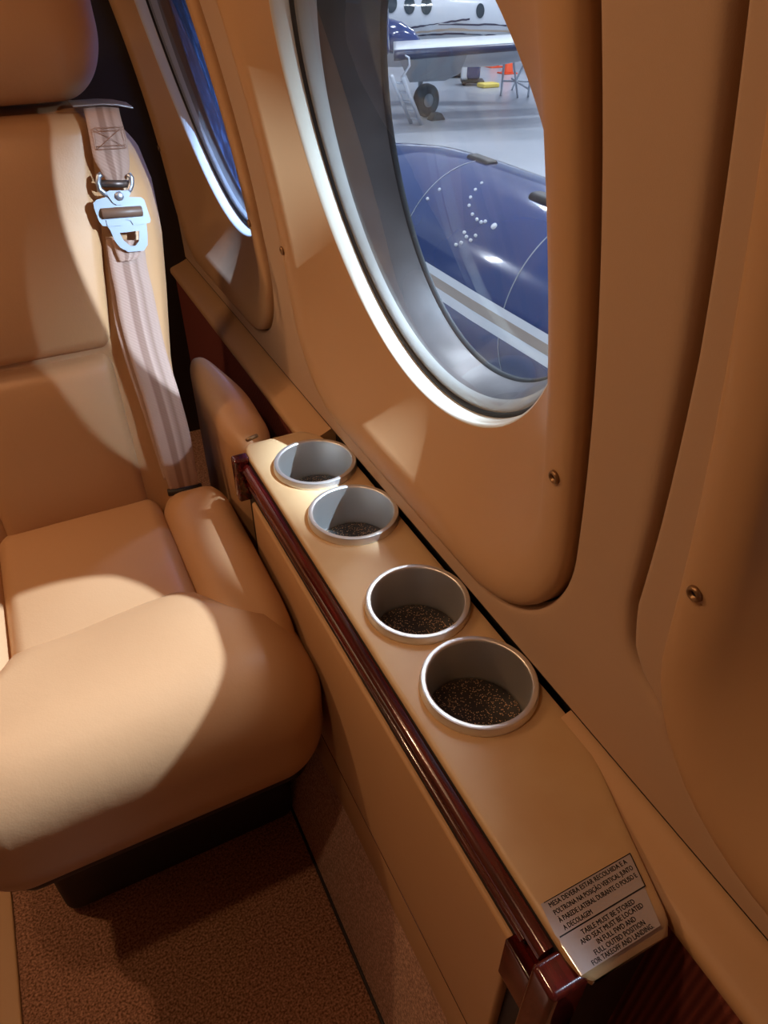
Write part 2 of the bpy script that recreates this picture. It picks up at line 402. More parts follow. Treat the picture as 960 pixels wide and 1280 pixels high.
# raised edge of the next liner panel (the dark seam between windows 1 and 3)
Yc = WINS[2][1]; rs = []
fo = rrect(FR['hw']-.006, FR['hh']-.006, FR['r'], 512)
a0, a1 = -math.radians(56), math.radians(46)
strip_o = []
for j in range(-80, 65):
    a = 2*PI*(j/512.); i = j % 512; p = fo[i]
    l = math.hypot(*p); dg_ = math.degrees(a)
    rq = plate_r(dg_, l)
    rq = max(rq-interp([(-70, 0), (-50, .002), (-40, .0035), (-30, .0045), (40, .006)], dg_), l-.002); wdt = max(.0, rq-l); q = (p[0]*rq/l, p[1]*rq/l)
    strip_o.append((p, q, wdt))
R5 = []
for p, q, wdt in strip_o:
    row = []
    for t, d in ((0, -.0015), (.5, -.0015), (.86, -.0015), (.95, -.0012), (1, .0008), (1, .014)):
        y = p[0]+(q[0]-p[0])*t; z = p[1]+(q[1]-p[1])*t; row.append((W(ZW+z)+d, Yc+y, ZW+z))
    R5.append(row)
vs = [v for r in R5 for v in r]; fs = [(i*6+k, (i+1)*6+k, (i+1)*6+k+1, i*6+k+1) for i in range(len(R5)-1) for k in range(5)]
mesh('trim_1', vs, fs, M['suede'], kind='structure')
YB, YFR = 1.60, -1.10
# lower edge of the liner, shadow gap, then the padded shoulder rail
vs, fs = grid(lambda u, v: (interp([(0, .317), (.25, .3172), (.5, .325), (.75, .325), (1, .325)], v), YFR+(YB-YFR)*u, interp([(0, 0), (.25, -.002), (.5, -.004), (.75, -.1), (1, ZF)], v)), 2, 5)
mesh('trim_3', vs, fs, M['gap'], kind='structure')
prof = [(.330, -.0045), (.3215, -.0045), (.317, -.0050), (.312, -.0075), (.300, -.0125), (.288, -.0165), (.282, -.019), (.2795, -.0225), (.2795, -.030), (.283, -.036), (.33, -.036)]
for nm_, ya, yb_ in (('trim_4', YFR, .272), ('trim_7', .800, YB)):
    autosmooth(mesh(nm_, *rings([[(p[0], y, p[1]) for p in prof] for y in (ya, yb_)], True, True), M['vinyl'], kind='structure'), 50)
# ribbed lower side wall
cols = [(YFR, -.034), (.27, -.034), (.27, -.075), (.80, -.075), (.80, -.034), (YB, -.034)]
vs = [(.288, y, z) for y, z in cols]+[(.288, y, ZF) for y, z in cols]
mesh('wall_right_lower', vs, [(0, 1, 7, 6), (2, 3, 9, 8), (4, 5, 11, 10)], M['maroon'], kind='structure')
# rest of the cabin
def cab(u, v): return (-1.05+.26*max(v, 0)**2, u, v)
vs, fs = grid(lambda u, v: cab(YFR+(YB-YFR)*u, ZF+(ZC-ZF)*v), 2, 14); mesh('wall_left', vs, fs, M['suede'], kind='structure')
xr, xl = W(ZC), -1.05+.26*ZC**2
vs, fs = grid(lambda u, v: (xl+(xr-xl)*v, YFR+(YB-YFR)*u, ZC+.08*(1-(2*v-1)**2)), 2, 14); mesh('ceiling', vs, fs, M['suede'], kind='structure')
vs, fs = grid(lambda u, v: (-1.1+1.6*v, YB, ZF+(ZC+.1-ZF)*u), 2, 2); mesh('wall_back', vs, fs, M['bulk'] if 'bulk' in M else M['dark'], kind='structure')
vs, fs = grid(lambda u, v: (-1.1+1.6*v, YFR, ZF+(ZC+.1-ZF)*u), 2, 2); mesh('wall_front', vs, fs, M['suede'], kind='structure')
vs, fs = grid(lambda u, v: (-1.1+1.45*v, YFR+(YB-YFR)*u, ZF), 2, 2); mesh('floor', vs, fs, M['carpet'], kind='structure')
# carpeted kick panel sloping in to the floor, with a bound edge
vs, fs = box(.1445, .1495, YFR, YB, ZF, ZF+.004, .0015)
mesh('trim_5', vs, fs, M['binding'] if 'binding' in M else M['dark'], kind='structure')
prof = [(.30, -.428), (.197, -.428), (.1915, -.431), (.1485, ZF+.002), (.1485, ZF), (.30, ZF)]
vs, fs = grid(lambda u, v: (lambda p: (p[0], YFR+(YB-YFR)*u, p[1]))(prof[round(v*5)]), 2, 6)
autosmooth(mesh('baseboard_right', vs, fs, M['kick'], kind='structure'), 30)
vs, fs = box(-.305, -.278, YFR, YB, ZF-.001, ZF+.006, .003)
mesh('trim_6', vs, fs, M['vinyl'], kind='structure')

# ------------------------------------------------------------------ side console with ledge
LT = -.009                                     # ledge top
con = thing('side_console', 'tan side ledge along the wall holding four metal cup holders', 'side ledge', (.24, .46, ZF))
CY = [(.266, .730), (.266, .611), (.263, .448), (.263, .333)]
def ledge_xr(y): return interp([(.098, .268), (.106, .2735), (.19, .2985), (.235, .313), (.26, .3163), (.69, .3163), (.74, .3155), (.80, .300), (.826, .280)], y)
def ledge_xl(y): return interp([(.100, .2035), (.106, .1965), (.118, .1945), (.790, .1945), (.812, .197), (.822, .203), (.828, .214)], y)
Y0, Y1 = .100, .828
def ledge_top():
    ny = 121; rr = []
    R = .0045
    for i in range(ny):
        y = Y0+(Y1-Y0)*i/(ny-1); xl_, xr_ = ledge_xl(y), ledge_xr(y); row = []
        dz = -.0085*max(0, 1-(y-Y0)/.012)**2 - .006*max(0, 1-(Y1-y)/.012)**2
        for k in range(9):                     # rounded left edge
            a = PI/2*k/8; row.append((xl_+R*(1-math.sin(a)), y, LT-.0085+R*math.cos(PI/2-a)*0 - R + .0085 + (-.0) if False else LT-R+R*math.sin(a)*1.0 + dz))
            row[-1] = (xl_+R*(1-math.cos(PI/2-a)) if False else xl_+R*(1-math.sin(a)) if False else xl_+R-R*math.cos(a), y, LT-R+R*math.sin(a)+dz)
        for k in range(1, 14):
            t = k/14; row.append((xl_+R+(xr_-.003-xl_-R)*t, y, LT+dz))
        row.append((xr_-.003, y, LT+dz)); row.append((xr_-.0009, y, LT-.0009+dz)); row.append((xr_, y, LT-.003+dz))
        row.append((xr_, y, LT-.012)); row.append((xl_+.003, y, LT-.012)); row.append((xl_, y, LT-.006)); 
        rr.append(row)
    return rings(rr, True, True)
lt = mesh('ledge_top', *ledge_top(), M['ledge'], con)
autosmooth(lt, 40)
# cut the cup holder openings
cut = bmesh.new()
for cx, cy in CY:
    bmesh.ops.create_cone(cut, cap_ends=True, segments=64, radius1=.0495, radius2=.0495, depth=.08, matrix=Matrix.Translation(Vector((cx, cy, LT-.01))-origin(con)))
cme = bpy.data.meshes.new('cutter'); cut.to_mesh(cme); cut.free()
co = bpy.data.objects.new('cutter', cme); C.objects.link(co); co.location = origin(con)
md = lt.modifiers.new('b', 'BOOLEAN'); md.object = co; md.operation = 'DIFFERENCE'; md.solver = 'EXACT'
bpy.context.view_layer.update()
dg = bpy.context.evaluated_depsgraph_get(); nm = bpy.data.meshes.new_from_object(lt.evaluated_get(dg))
lt.modifiers.clear(); lt.data = nm
bpy.data.objects.remove(co)
autosmooth(lt, 40)
mesh('body', *box(.196, .286, Y0+.02, Y1-.006, -.420, -.068, .002), M['dark'], con)
mesh('edge_shade', *box(.1938, .2010, .106, .80, -.034, LT-.0058, .001), M['gap'], con, label='near black strip painted as shade under the ledge edge')  # shade under the ledge edge, put in as a dark strip
# drawer front panel (tan), bead and lower strip
def lean(x, y, z): return (x, y, z)
mesh('side_panel', *rbox(.186, .197, .158, .775, -.329, -.071, (.004, .004, .004), None, 4, 3), M['vinyl'], con)
mesh('gap_shade_strip', *box(.191, .199, .150, .80, -.074, -.034, .001), M['gap'], con, label='matte dark strip painted as the shade of the gap')  # shade of the gap below the rail, put into the strip's colour
mesh('bead', *tube([(.190, .158, -.3345), (.190, .9, -.3345)], .0028, 10), M['wood'], con, label='thin dark mahogany bead')
mesh('lower_strip', *box(.1905, .199, .12, 1.08, -.4305, -.338, .001), M['vinyl'], con)
# mahogany end pieces
eb = rbox(.166, .200, .100, .1525, -.150, -.012, .006, lambda x, y, z: (x+(.006 if z < -.03 else 0)*smoothstep(-.03, -.06, z), y, z), 5, 4)
mesh('end_block', *rbox(.172, .205, .102, .1265, -.150, -.014, .005, None, 5, 4), M['wood'], con, label='glossy mahogany end block')
mesh('bracket', *box(.1800, .1955, .1285, .160, -.118, -.060, .002), M['wood'], con, label='dark mahogany bracket')
mesh('end_panel', *box(.200, .268, .106, .118, -.42, LT-.022, .002), M['dark'], con)
mesh('far_cap', *rbox(.174, .197, .788, .806, -.078, -.010, .004, None, 4, 3), M['wood'], con, label='mahogany end cap')
# back lip and tiny hinge pin at the far corner of the ledge
mesh('hinge_pin', *tube([(.205, .829, LT+.001), (.222, .835, LT+.001)], .0028, 10), M['screw'], con, label='small brass hinge pin')
# stowed table whose edge shows between ledge and side panel
tb = thing('stowed_table', 'glossy mahogany edge of folding table stowed in the ledge side', 'table', (.186, .46, -.10))
prof = []
for k in range(13):
    a = PI*k/12; prof.append((.1895-.0075*math.sin(a), -.0252+.0072*math.cos(a)))
prof += [(.1942, -.0325), (.1942, -.018)]
rr = [[(px, y, pz) for px, pz in prof] for y in (.1295, .131, .133, .3, .5, .7, .783, .785)]
autosmooth(mesh('edge_rail', *rings(rr, True, True), M['wood'], tb), 45)
rr = [[(.1895-.0040*math.sin(PI*k/8), y, -.0480+.0030*math.cos(PI*k/8)) for k in range(9)]+[(.1910, y, -.051), (.1910, y, -.045)] for y in (.150, .785)]
autosmooth(mesh('lower_moulding', *rings(rr, True, True), M['wood'], tb), 45)
# placard
TO = Vector((.205, .153, LT+.0006))
pl_out = [(.2035, .1535), (.2755, .1525), (.2770, .1500), (.2665, .1060), (.2640, .1040), (.2060, .1050), (.2035, .1065), (.2000, .120), (.2000, .146)]
vs, fs = grid(lambda u, v: (lambda xa, xb, y: (xa+(xb-xa)*v, y, LT+.0007 - (.0007+.006*((1-v/.10))**2 if False else 0)))(.1985, interp([(0, .2665), (1, .2780)], u), .1045+(.1535-.1045)*u), 12, 26)
def wrap(p):
    x, y, z = p; xl_ = .1945; R = .0045
    if x < xl_+R:
        d = xl_+R-x; a = d/R; return (xl_+R-(R+.0006)*math.sin(a), y, LT-R+(R+.0006)*math.cos(a))
    return (x, y, LT+.0006)
vs, fs = grid(lambda u, v: wrap((interp([(0, .1962), (.47, .1962), (.5, .1990), (.53, .1960), (1, .1990)], u)*(1-v) + v*interp([(0, .2640), (1, .2800)], u), .1050+(.1530-.1050)*u, 0)), 22, 40)
pla = mesh('placard', vs, fs, M['placard'], con, label='clear placard with black lettering')
def letter(parts, parent):
    V, F = [], []
    for txt, x, y, size, wid in parts:
        cu = bpy.data.curves.new('t', 'FONT'); cu.body = txt; cu.size = size; cu.resolution_u = 2; cu.align_x = 'LEFT'
        o = bpy.data.objects.new('t', cu); C.objects.link(o); bpy.context.view_layer.update()
        me = bpy.data.meshes.new_from_object(o.evaluated_get(bpy.context.evaluated_depsgraph_get()))
        w_ = max(v.co.x for v in me.vertices)-min(v.co.x for v in me.vertices) if len(me.vertices) else 1
        s = wid/w_; k = len(V)
        for v in me.vertices:
            X = x+v.co.x*s; V.append(wrap((X, y+v.co.y, 0)))
        V[k:] = [(a, b, c+.0003) for a, b, c in V[k:]]
        F += [tuple(i+k for i in p.vertices) for p in me.polygons]
        bpy.data.objects.remove(o); bpy.data.curves.remove(cu)
    return V, F
L = [('MESA DEVERA ESTAR RECOLHIDA E A', .2035, .1478, .0047, .069), ('POLTRONA NA POSI\u00c7\u00c3O VERTICAL JUNTO', .2035, .1424, .0047, .070), ('\u00c0 PAREDE LATERAL DURANTE O POUSO E', .2035, .1370, .0047, .069), ('A DECOLAGEM', .2035, .1316, .0047, .024),
     ('TABLE MUST BE STORED', .2125, .1238, .0047, .046), ('AND SEAT MUST BE LOCATED', .2080, .1192, .0047, .054), ('IN FULL FWD AND', .2180, .1146, .0047, .033), ('FULL OUTBD POSITION', .2120, .1100, .0047, .043), ('FOR TAKEOFF AND LANDING.', .2065, .1058, .0045, .052)]
V, F = letter(L+[(t, x+.00022, y+.00008, sz, w_) for t, x, y, sz, w_ in L], pla)
def bar(x0, y0, x1, y1, w):
    a = Vector((x0, y0, 0)); b = Vector((x1, y1, 0)); t = (b-a).normalized(); n = Vector((-t.y, t.x, 0))*w/2
    return [(p.x, p.y, LT+.0009) for p in (a+n, b+n, b-n, a-n)], [(0, 1, 2, 3)]
V, F = join((V, F), bar(.2015, .1526, .2795, .1526, .0006), bar(.2795, .1528, .2730, .1297, .0008), bar(.1975, .1297, .2732, .1297, .0009))
mesh('lettering', V, F, M['ink'], pla, smooth=False)

# ------------------------------------------------------------------ cup holders
cl = ['steel cup holder farthest along the ledge, nearest the seat back', 'second steel cup holder from the far end of the ledge',
      'third steel cup holder from the far end of the ledge', 'steel cup holder nearest the placard at the near end of ledge']
proto = None
prof = [(.0485, -.059), (.0488, -.012), (.0488, -.0094), (.0538, -.0094), (.0542, -.0086), (.0542, -.0062), (.0536, -.0054), (.0536, -.0014), (.0528, -.0002), (.0520, 0), (.0488, 0), (.0480, -.0004), (.0475, -.0012), (.0473, -.003), (.0473, -.030), (.0471, -.0565), (.0460, -.0575)]
root0 = None
for i, (cx, cy) in enumerate(CY):
    if i == 0:
        root0 = thing('cup_holder', cl[0], 'cup holder', (cx, cy, 0), 'cup holders in the ledge')
        mesh('cup', *lathe(prof, (cx, cy, 0), 96, 'z', True, True), M['metal'], root0)
        pad = [(.0001, -.0545), (.030, -.0545), (.0455, -.0545), (.0465, -.0555), (.0465, -.0574)]
        mesh('pad', *lathe(pad, (cx, cy, 0), 64), M['pad'], root0, label='black pad with pale specks')
        autosmooth(root0.children[0], 40)
    else:
        r = root0.copy(); C.objects.link(r); r.location = (cx, cy, 0); r['label'] = cl[i]
        for ch in list(root0.children):
            c = ch.copy(); C.objects.link(c); c.parent = r

# ------------------------------------------------------------------ side armrest behind the ledge
def arm(x, y, z):
    t = smoothstep(.95, 1.10, y)
    z2 = z + .022*smoothstep(.85, 1.08, y)*smoothstep(-.1, 0, z)
    return (.190+(x-.190)*(1-.45*t), y, z2)
mesh('armrest', *rbox(.186, .254, .838, 1.110, ZF, -.010, (.030, .06, .03), arm, 7, 10), M['leather'], con, label='padded tan leather armrest')

# ------------------------------------------------------------------ seat
SX = -.030
seat = thing('cabin_seat', 'tan leather cabin seat with headrest facing the camera', 'seat', (SX, .75, ZF))
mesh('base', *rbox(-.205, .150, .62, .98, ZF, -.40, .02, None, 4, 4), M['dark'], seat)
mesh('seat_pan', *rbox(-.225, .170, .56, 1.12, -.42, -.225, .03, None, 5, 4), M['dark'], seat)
def puff(x0, x1, y0, y1, zt, amp):
    def f(x, y, z):
        s = (2*x-x0-x1)/(x1-x0); t = (2*y-y0-y1)/(y1-y0)
        return (x, y, z + amp*(1-s*s)*(1-t*t)*smoothstep(zt-.08, zt, z))
    return f
mesh('seat_insert', *rbox(-.1435, .0825, .640, .938, -.28, -.122, (.022, .03, .022), puff(-.1435, .0825, .64, .938, -.122, .012), 7, 18), M['leather'], seat)
for s in (1, -1):
    def bf(x, y, z, s=s):
        X = x
        z2 = z + .004*smoothstep(.64, .8, y) - .030*smoothstep(.66, .56, y)
        return (X if s > 0 else 2*SX-X, y, z2)
    mesh('bolster', *rbox(.079, .180, .565, .934, -.30, -.113, (.036, .06, .042), bf, 8, 14), M['leather'], seat)
def roll(x, y, z):
    # rear edge of the front roll runs nearer to the camera at both outer ends; nose droops
    e = smoothstep(.07, .15, abs(x-SX)-.02)
    yy = y
    if y > .60: yy = y - .085*e*smoothstep(.60, .72, y)
    zz = z - .016*((x-SX)/.2)**4*smoothstep(-.25, -.1, z)
    zz += .005*math.sin((x-SX)*18)*smoothstep(-.2, -.1, z)*smoothstep(.55, .65, y)
    return (x, yy, zz)
mesh('front_roll', *rbox(-.247, .187, .482, .735, -.325, -.107, (.075, .085, .085), roll, 12, 16), M['leather'], seat)
# backrest
LEAN = .20
def yb(z): return .92+LEAN*(z+.12)
wid = [(-.3, .165), (-.12, .172), (.05, .186), (.15, .203), (.22, .213), (.28, .214), (.32, .206), (.35, .192), (.375, .172)]
def shell(x, y, z):
    s = (x-SX)/.2; k = interp(wid, z)/.2
    X = SX + (x-SX)*k
    bol = .012*smoothstep(.5, .75, abs(s))*smoothstep(1.0, .9, abs(s))
    return (X, y + LEAN*(z+.12) - bol*(1 if y < .98 else 0), z)
mesh('backrest', *rbox(SX-.2, SX+.2, .932, 1.055, -.24, .374, (.05, .06, .06), shell, 10, 30), M['leather'], seat)
def padf(z0, z1, x0, x1, xt, amp):
    def f(x, y, z):
        t = (z-z0)/(z1-z0); s = (2*x-x0-x1)/(x1-x0)
        cx = SX; X = cx+(x-cx)*(1+(xt-1)*t)
        return (X, y + LEAN*(z+.12) - amp*(1-s**4)*(1-(2*t-1)**4)*(1 if y < .93 else 0), z)
    return f
mesh('lumbar_pad', *rbox(2*SX-.071, .071, .922, .965, -.150, .0945, (.016, .022, .024), padf(-.150, .0945, 2*SX-.071, .071, 1.02, .012), 7, 18), M['leather'], seat)
mesh('upper_pad', *rbox(2*SX-.076, .076, .920, .965, .0955, .368, (.016, .022, .022), padf(.0955, .368, 2*SX-.076, .076, 1.47, .012), 7, 18), M['leather'], seat)
def hr(x, y, z):
    s = (x-SX)/.185
    return (x, y + LEAN*(z+.12) + .02*s*s, z - .0*s)
mesh('headrest', *rbox(SX-.185, SX+.185, .892, 1.02, .377, .575, (.062, .06, .075), hr, 12, 14), M['leather'], seat)
for s in (-1, 1):
    mesh('headrest_post', *tube([(SX+s*.07, yb(.33)+.075, .33), (SX+s*.07, yb(.45)+.065, .45)], .007, 12), M['chrome'], seat, label='steel headrest post')
mesh('belt_guide', *rbox(.100, .168, yb(.378)-.012, yb(.378)+.03, .3765, .3787, .0010, lambda x, y, z: (x, y, z - .006*smoothstep(.14, .17, x)), 3, 4), M['chrome'], seat, label='flat bright metal belt guide')
mesh('care_tag', *box(.1165, .1435, .9130, .9150, -.1365, -.1255, .0006), M['tagwhite'], seat, label='small white printed tag')

# ------------------------------------------------------------------ shoulder belt
BN = Vector((0, -1, LEAN)).normalized(); BU = Vector((0, LEAN, 1)).normalized()
def bpt(u, v, off):
    P0 = Vector((0, yb(0), 0)) + BN*off
    return at_plane(u, v, P0, BN)
belt = thing('seat_belt', 'beige shoulder belt with steel buckle hanging down the seat back', 'seat belt', (.14, .93, -.14))
def ribbon(edges, th=.0012, sub=8):
    """edges: list of (uL, vL, uR, vR, offset)"""
    rows = []
    n = len(edges)
    def cr(i, t, k):
        p0, p1, p2, p3 = (edges[max(0, min(n-1, i+d))][k] for d in (-1, 0, 1, 2))
        return .5*((2*p1)+(-p0+p2)*t+(2*p0-5*p1+4*p2-p3)*t*t+(-p0+3*p1-3*p2+p3)*t**3)
    for i in range(n-1):
        for q in range(sub + (1 if i == n-2 else 0)):
            t = q/sub; e = [cr(i, t, k) for k in range(5)]
            rows.append((bpt(e[0], e[1], e[4]), bpt(e[2], e[3], e[4])))
    m = 9; vs = []; fs = []; uvs = []
    for li, off in enumerate((0, -th)):
        for ri, (a, b) in enumerate(rows):
            for k in range(m):
                t = k/(m-1); bow = .0016*math.sin(PI*t)
                vs.append(a+(b-a)*t+BN*(off+bow)); uvs.append((t, ri/len(rows)))
    N = len(rows)*m
    for i in range(len(rows)-1):
        for k in range(m-1):
            q = (i*m+k, (i+1)*m+k, (i+1)*m+k+1, i*m+k+1); fs.append(q); fs.append(tuple(N+j for j in reversed(q)))
        for k in (0, m-1): fs.append((i*m+k, (i+1)*m+k, N+(i+1)*m+k, N+i*m+k))
    for i in (0, len(rows)-1):
        for k in range(m-1): fs.append((i*m+k, i*m+k+1, N+i*m+k+1, N+i*m+k))
    return vs, fs, uvs
def ribbon_obj(name, edges, parent, **kw):
    vs, fs, uvs = ribbon(edges)
    o = mesh(name, vs, fs, M['webbing'], parent, **kw)
    off = origin(o)
    uvl = o.data.uv_layers.new(name='UVMap')
    key = {tuple(round(c, 5) for c in Vector(v)): uv for v, uv in zip(vs, uvs)}
    for lp in o.data.loops:
        p = o.data.vertices[lp.vertex_index].co + origin(parent)
        uvl.data[lp.index].uv = key.get(tuple(round(c, 5) for c in p), (.1, 0))
    return o
up = ribbon_obj('upper_webbing', [(103, 131, 148, 133, .004), (107, 147, 151, 147, .012), (112, 172, 158, 172, .016), (117, 197, 162, 200, .018), (126, 214, 161, 214, .018), (133, 226, 158, 226, .016)], belt)
low = ribbon_obj('lower_webbing', [(133, 300, 180, 300, .006), (138, 335, 184, 333, .010), (144, 365, 191, 362, .012), (150, 400, 198, 396, .013), (162, 445, 208, 440, .014), (178, 495, 223, 488, .016), (192, 545, 236, 536, .020), (205, 590, 245, 584, .020), (212, 612, 248, 605, .016)], belt)
ribbon_obj('back_webbing', [(132, 296, 160, 300, .002), (135, 335, 165, 335, .003), (140, 375, 175, 375, .004), (146, 412, 180, 410, .006), (158, 455, 190, 450, .008), (175, 505, 205, 500, .010), (190, 552, 220, 545, .014), (205, 600, 235, 595, .018)], belt)
ribbon_obj('webbing_end', [(140, 300, 178, 300, .013), (146, 318, 175, 318, .015), (150, 327, 168, 325, .016)], belt, label='folded end of the beige strap')
a, b = bpt(210, 616, .012), bpt(252, 608, .012)
mesh('anchor', *tube([a, b], .0055, 12), M['dark'], belt, label='dark anchor bar at the foot of the belt')
# stitched box on the upper webbing
sts = []
def st(p, q): return tube([bpt(p[0], p[1], .0205), bpt(q[0], q[1], .0205)], .00035, 5)
bx = [(117, 160), (154, 158), (158, 185), (121, 187)]
for k in range(4): sts.append(st(bx[k], bx[(k+1) % 4]))
sts += [st(bx[0], bx[2]), st(bx[1], bx[3]), st((116, 164), (155, 162)), st((120, 183), (158, 181))]
mesh('stitching', *join(*sts), M['stitch'], up)
# buckle: plates traced in their own plane
S5 = 5.565
def bz(x, y): return (90+x/S5, 110+y/S5)
def bplane(pts, off, th, holes=()):
    P0 = Vector((0, yb(0), 0)) + BN*off; ex = Vector((1, 0, 0)); ey = BU
    def loc(x, y):
        p = at_plane(*bz(x, y), P0, BN)-P0; return (p.dot(ex), p.dot(ey))
    return plate([loc(*p) for p in pts], [[loc(*p) for p in h] for h in holes], P0, ex, ey, th)
bk = mesh('buckle', *bplane([(148, 800), (168, 778), (240, 756), (478, 760), (500, 778), (545, 915), (540, 935), (515, 942), (522, 1000), (524, 1090), (498, 1130), (392, 1140), (335, 1110), (300, 1070), (262, 985), (246, 962), (212, 958), (188, 930), (150, 830)], .020, .003,
     [[(330, 1008), (466, 992), (464, 1062), (440, 1096), (402, 1096), (356, 1058)], [(215, 845), (480, 830), (492, 890), (232, 905)]]), M['chrome'], belt, smooth=False, label='bright steel buckle plate')
a, b = bpt(*bz(205, 875), .024), bpt(*bz(488, 855), .024)
mesh('roller', *tube([a, a+(b-a)*.02, a+(b-a)*.98, b], [.0052, .0062, .0062, .0052], 20), M['bronze'] if 'bronze' in M else mat('brown_roller', srgb(104, 80, 66), .45), bk, label='brown roller bar')
mesh('lift_cover', *bplane([(236, 918), (498, 898), (506, 944), (425, 952), (408, 922), (372, 914), (345, 928), (340, 955), (246, 962)], .0225, .0022), M['chrome'], bk, smooth=False)
tg = mesh('tongue', *bplane([(232, 725), (262, 712), (385, 712), (408, 728), (392, 760), (372, 796), (345, 814), (310, 814), (282, 796), (262, 768)], .0235, .0022), M['chrome'], belt, smooth=False)
P0 = bpt(*bz(326, 752), .0235)
rs = [[P0+Vector((1, 0, 0))*r*math.cos(2*PI*j/24)+BU*r*math.sin(2*PI*j/24)+BN*h for j in range(24)] for r, h in ((.0052, 0), (.0052, .0035), (.0044, .0045), (.0001, .0047))]
mesh('rivet', *rings(rs, True, True), M['chrome'], tg)
mesh('ring', *tube([bpt(*bz(x, y), .0215) for x, y in ((205, 600), (186, 612), (180, 660), (192, 705), (232, 738), (262, 748))]+[], .0034, 10), M['chrome'], tg, label='bright steel loop')
mesh('ring', *tube([bpt(*bz(x, y), .0215) for x, y in ((392, 598), (412, 625), (414, 668), (402, 705), (380, 735))], .0034, 10), M['chrome'], tg, label='bright steel loop')
mesh('loop_bar', *tube([bpt(*bz(185, 665), .0165), bpt(*bz(412, 668), .0165)], .0045, 12), mat('dark_steel', srgb(96, 84, 80), .4, .7), tg, label='dark bar through the strap loop')

# ------------------------------------------------------------------ outside: own engine nacelle
G = -1.80
nac = thing('engine_nacelle', 'glossy blue engine nacelle with white and tan stripes just outside', 'engine nacelle', (1.95, 2.4, G))
NX, NZ = 1.95, -.617
def NR(y): return interp([(.2, .18), (.9, .33), (1.6, .395), (2.3, .42), (3.0, .42), (3.35, .405), (3.75, .355), (4.0, .30), (4.15, .22)], y)
def nacp(y, a, e=0): r = NR(y)+e; return (NX+r*math.cos(a)*.98, y, NZ+r*math.sin(a))
ys = [.2, .4, .6, .9]+[1.0+.1*i for i in range(32)]+[4.15]
rr = [[nacp(y, 2*PI*j/72) for j in range(72)] for y in ys]
mesh('cowl', *rings(rr, True, True), M['blue'], nac)
def ang(s, y):
    # angle on the inboard side where the sight line of slope s meets the cowl
    best = None
    r = NR(y); k = 400
    for i in range(k):
        a = PI/2+PI*i/k; p = nacp(y, a); d = (p[2]-H)/p[0]
        if d <= s: return a
    return 1.5*PI
a1, a2, a3, a4 = ang(-.664, 2.3), ang(-.688, 2.3), ang(-.716, 2.3), ang(-.744, 2.3)
for nm_, p, q, m_, e in (('stripe', a1, a2, 'white', .0015), ('stripe', a2, a3, 'tanpaint', .0012), ('stripe', a3, a4, 'white', .0015)):
    rr_ = grid(lambda u, v: nacp(.6+3.3*u, p+(q-p)*v + .10*max(0, (u-.72))**1.5, e), 40, 5)
    mesh(nm_, *rr_, M[m_], nac, label='tan painted stripe' if m_ == 'tanpaint' else 'white painted stripe')
# panel ring of fasteners, inspection cap, top vents
def on_nac(u, v):
    d = ray(u, v); p = Vector(EYE)
    t = .5
    while t < 8:
        p = EYE+d*t
        r = math.hypot((p.x-NX)/.98, p.z-NZ)
        if r < NR(p.y) and .2 < p.y < 4.15:
            for _ in range(40): t -= .00025; p = EYE+d*t; r = math.hypot((p.x-NX)/.98, p.z-NZ)
            return p
        t += .005
    return p
def fast(u, v, r, m_='steelgrey'):
    c = on_nac(u, v); n = Vector(((c.x-NX), 0, c.z-NZ)).normalized(); a = Vector((0, 1, 0)); b = n.cross(a)
    c = Vector((NX, c.y, NZ))+n*NR(c.y)
    rs = [[c+a*q*math.cos(2*PI*j/10)+b*q*math.sin(2*PI*j/10)+n*h for j in range(10)] for q, h in ((r, -.02), (r, .002), (r*.6, .004), (.0002, .004))]
    mesh('fastener', *rings(rs, False, True), M[m_], nac)
for u, v in ((602, 228), (594, 236), (588, 246), (586, 256), (590, 267), (596, 274), (601, 277), (606, 276), (580, 290), (583, 296), (570, 306), (576, 303), (594, 294), (588, 300), (534, 248), (549, 236)): fast(u, v, .0065, 'white')
fast(617, 282, .013, 'white')
for u, v, s in ((601, 193, 1), (680, 240, .8)):
    c = on_nac(u, v+6); mesh('vent', *rbox(c.x-.035, c.x+.035, c.y-.10*s, c.y+.08*s, c.z-.04, c.z+.012*s, .02, None, 5, 4), M['black'], nac, label='black vent scoop on the cowl')
for yy, nn in ((2.92, 1), (2.1, 1)):
    rr = [[nacp(yy+dy, PI/2+PI*.8*j/40, .0012) for j in range(41)] for dy in (0, .006)]
    vs, fs = grid(lambda u, v: nacp(yy+.006*u, PI*.45+PI*.75*v, .001), 2, 40)
    mesh('panel_seam', vs, fs, M['steelgrey'], nac)
mesh('wing_stub', *grid(lambda u, v: (lambda c, a: (.62+4.2*u, 1.9+.95*math.cos(a), -.98+.13*math.sin(a)*(1-.35*math.cos(a))+.12*u))(0, 2*PI*v), 3, 40, False, True), M['steelgrey'], nac, label='pale grey wing surface')

# ------------------------------------------------------------------ outside: hangar
mesh('hangar_floor', [(-60, -60, G), (90, -60, G), (90, 90, G), (-60, 90, G)], [(0, 1, 2, 3)], M['hfloor'], kind='structure')
A_, B_ = at_d(-1500, -20, 34), at_d(2600, -20, 34)
hw = [(A_.x, A_.y, G), (B_.x, B_.y, G), (B_.x, B_.y, 9), (A_.x, A_.y, 9)]
mesh('hangar_wall', hw, [(0, 1, 2, 3)], M['hwall'], kind='structure')

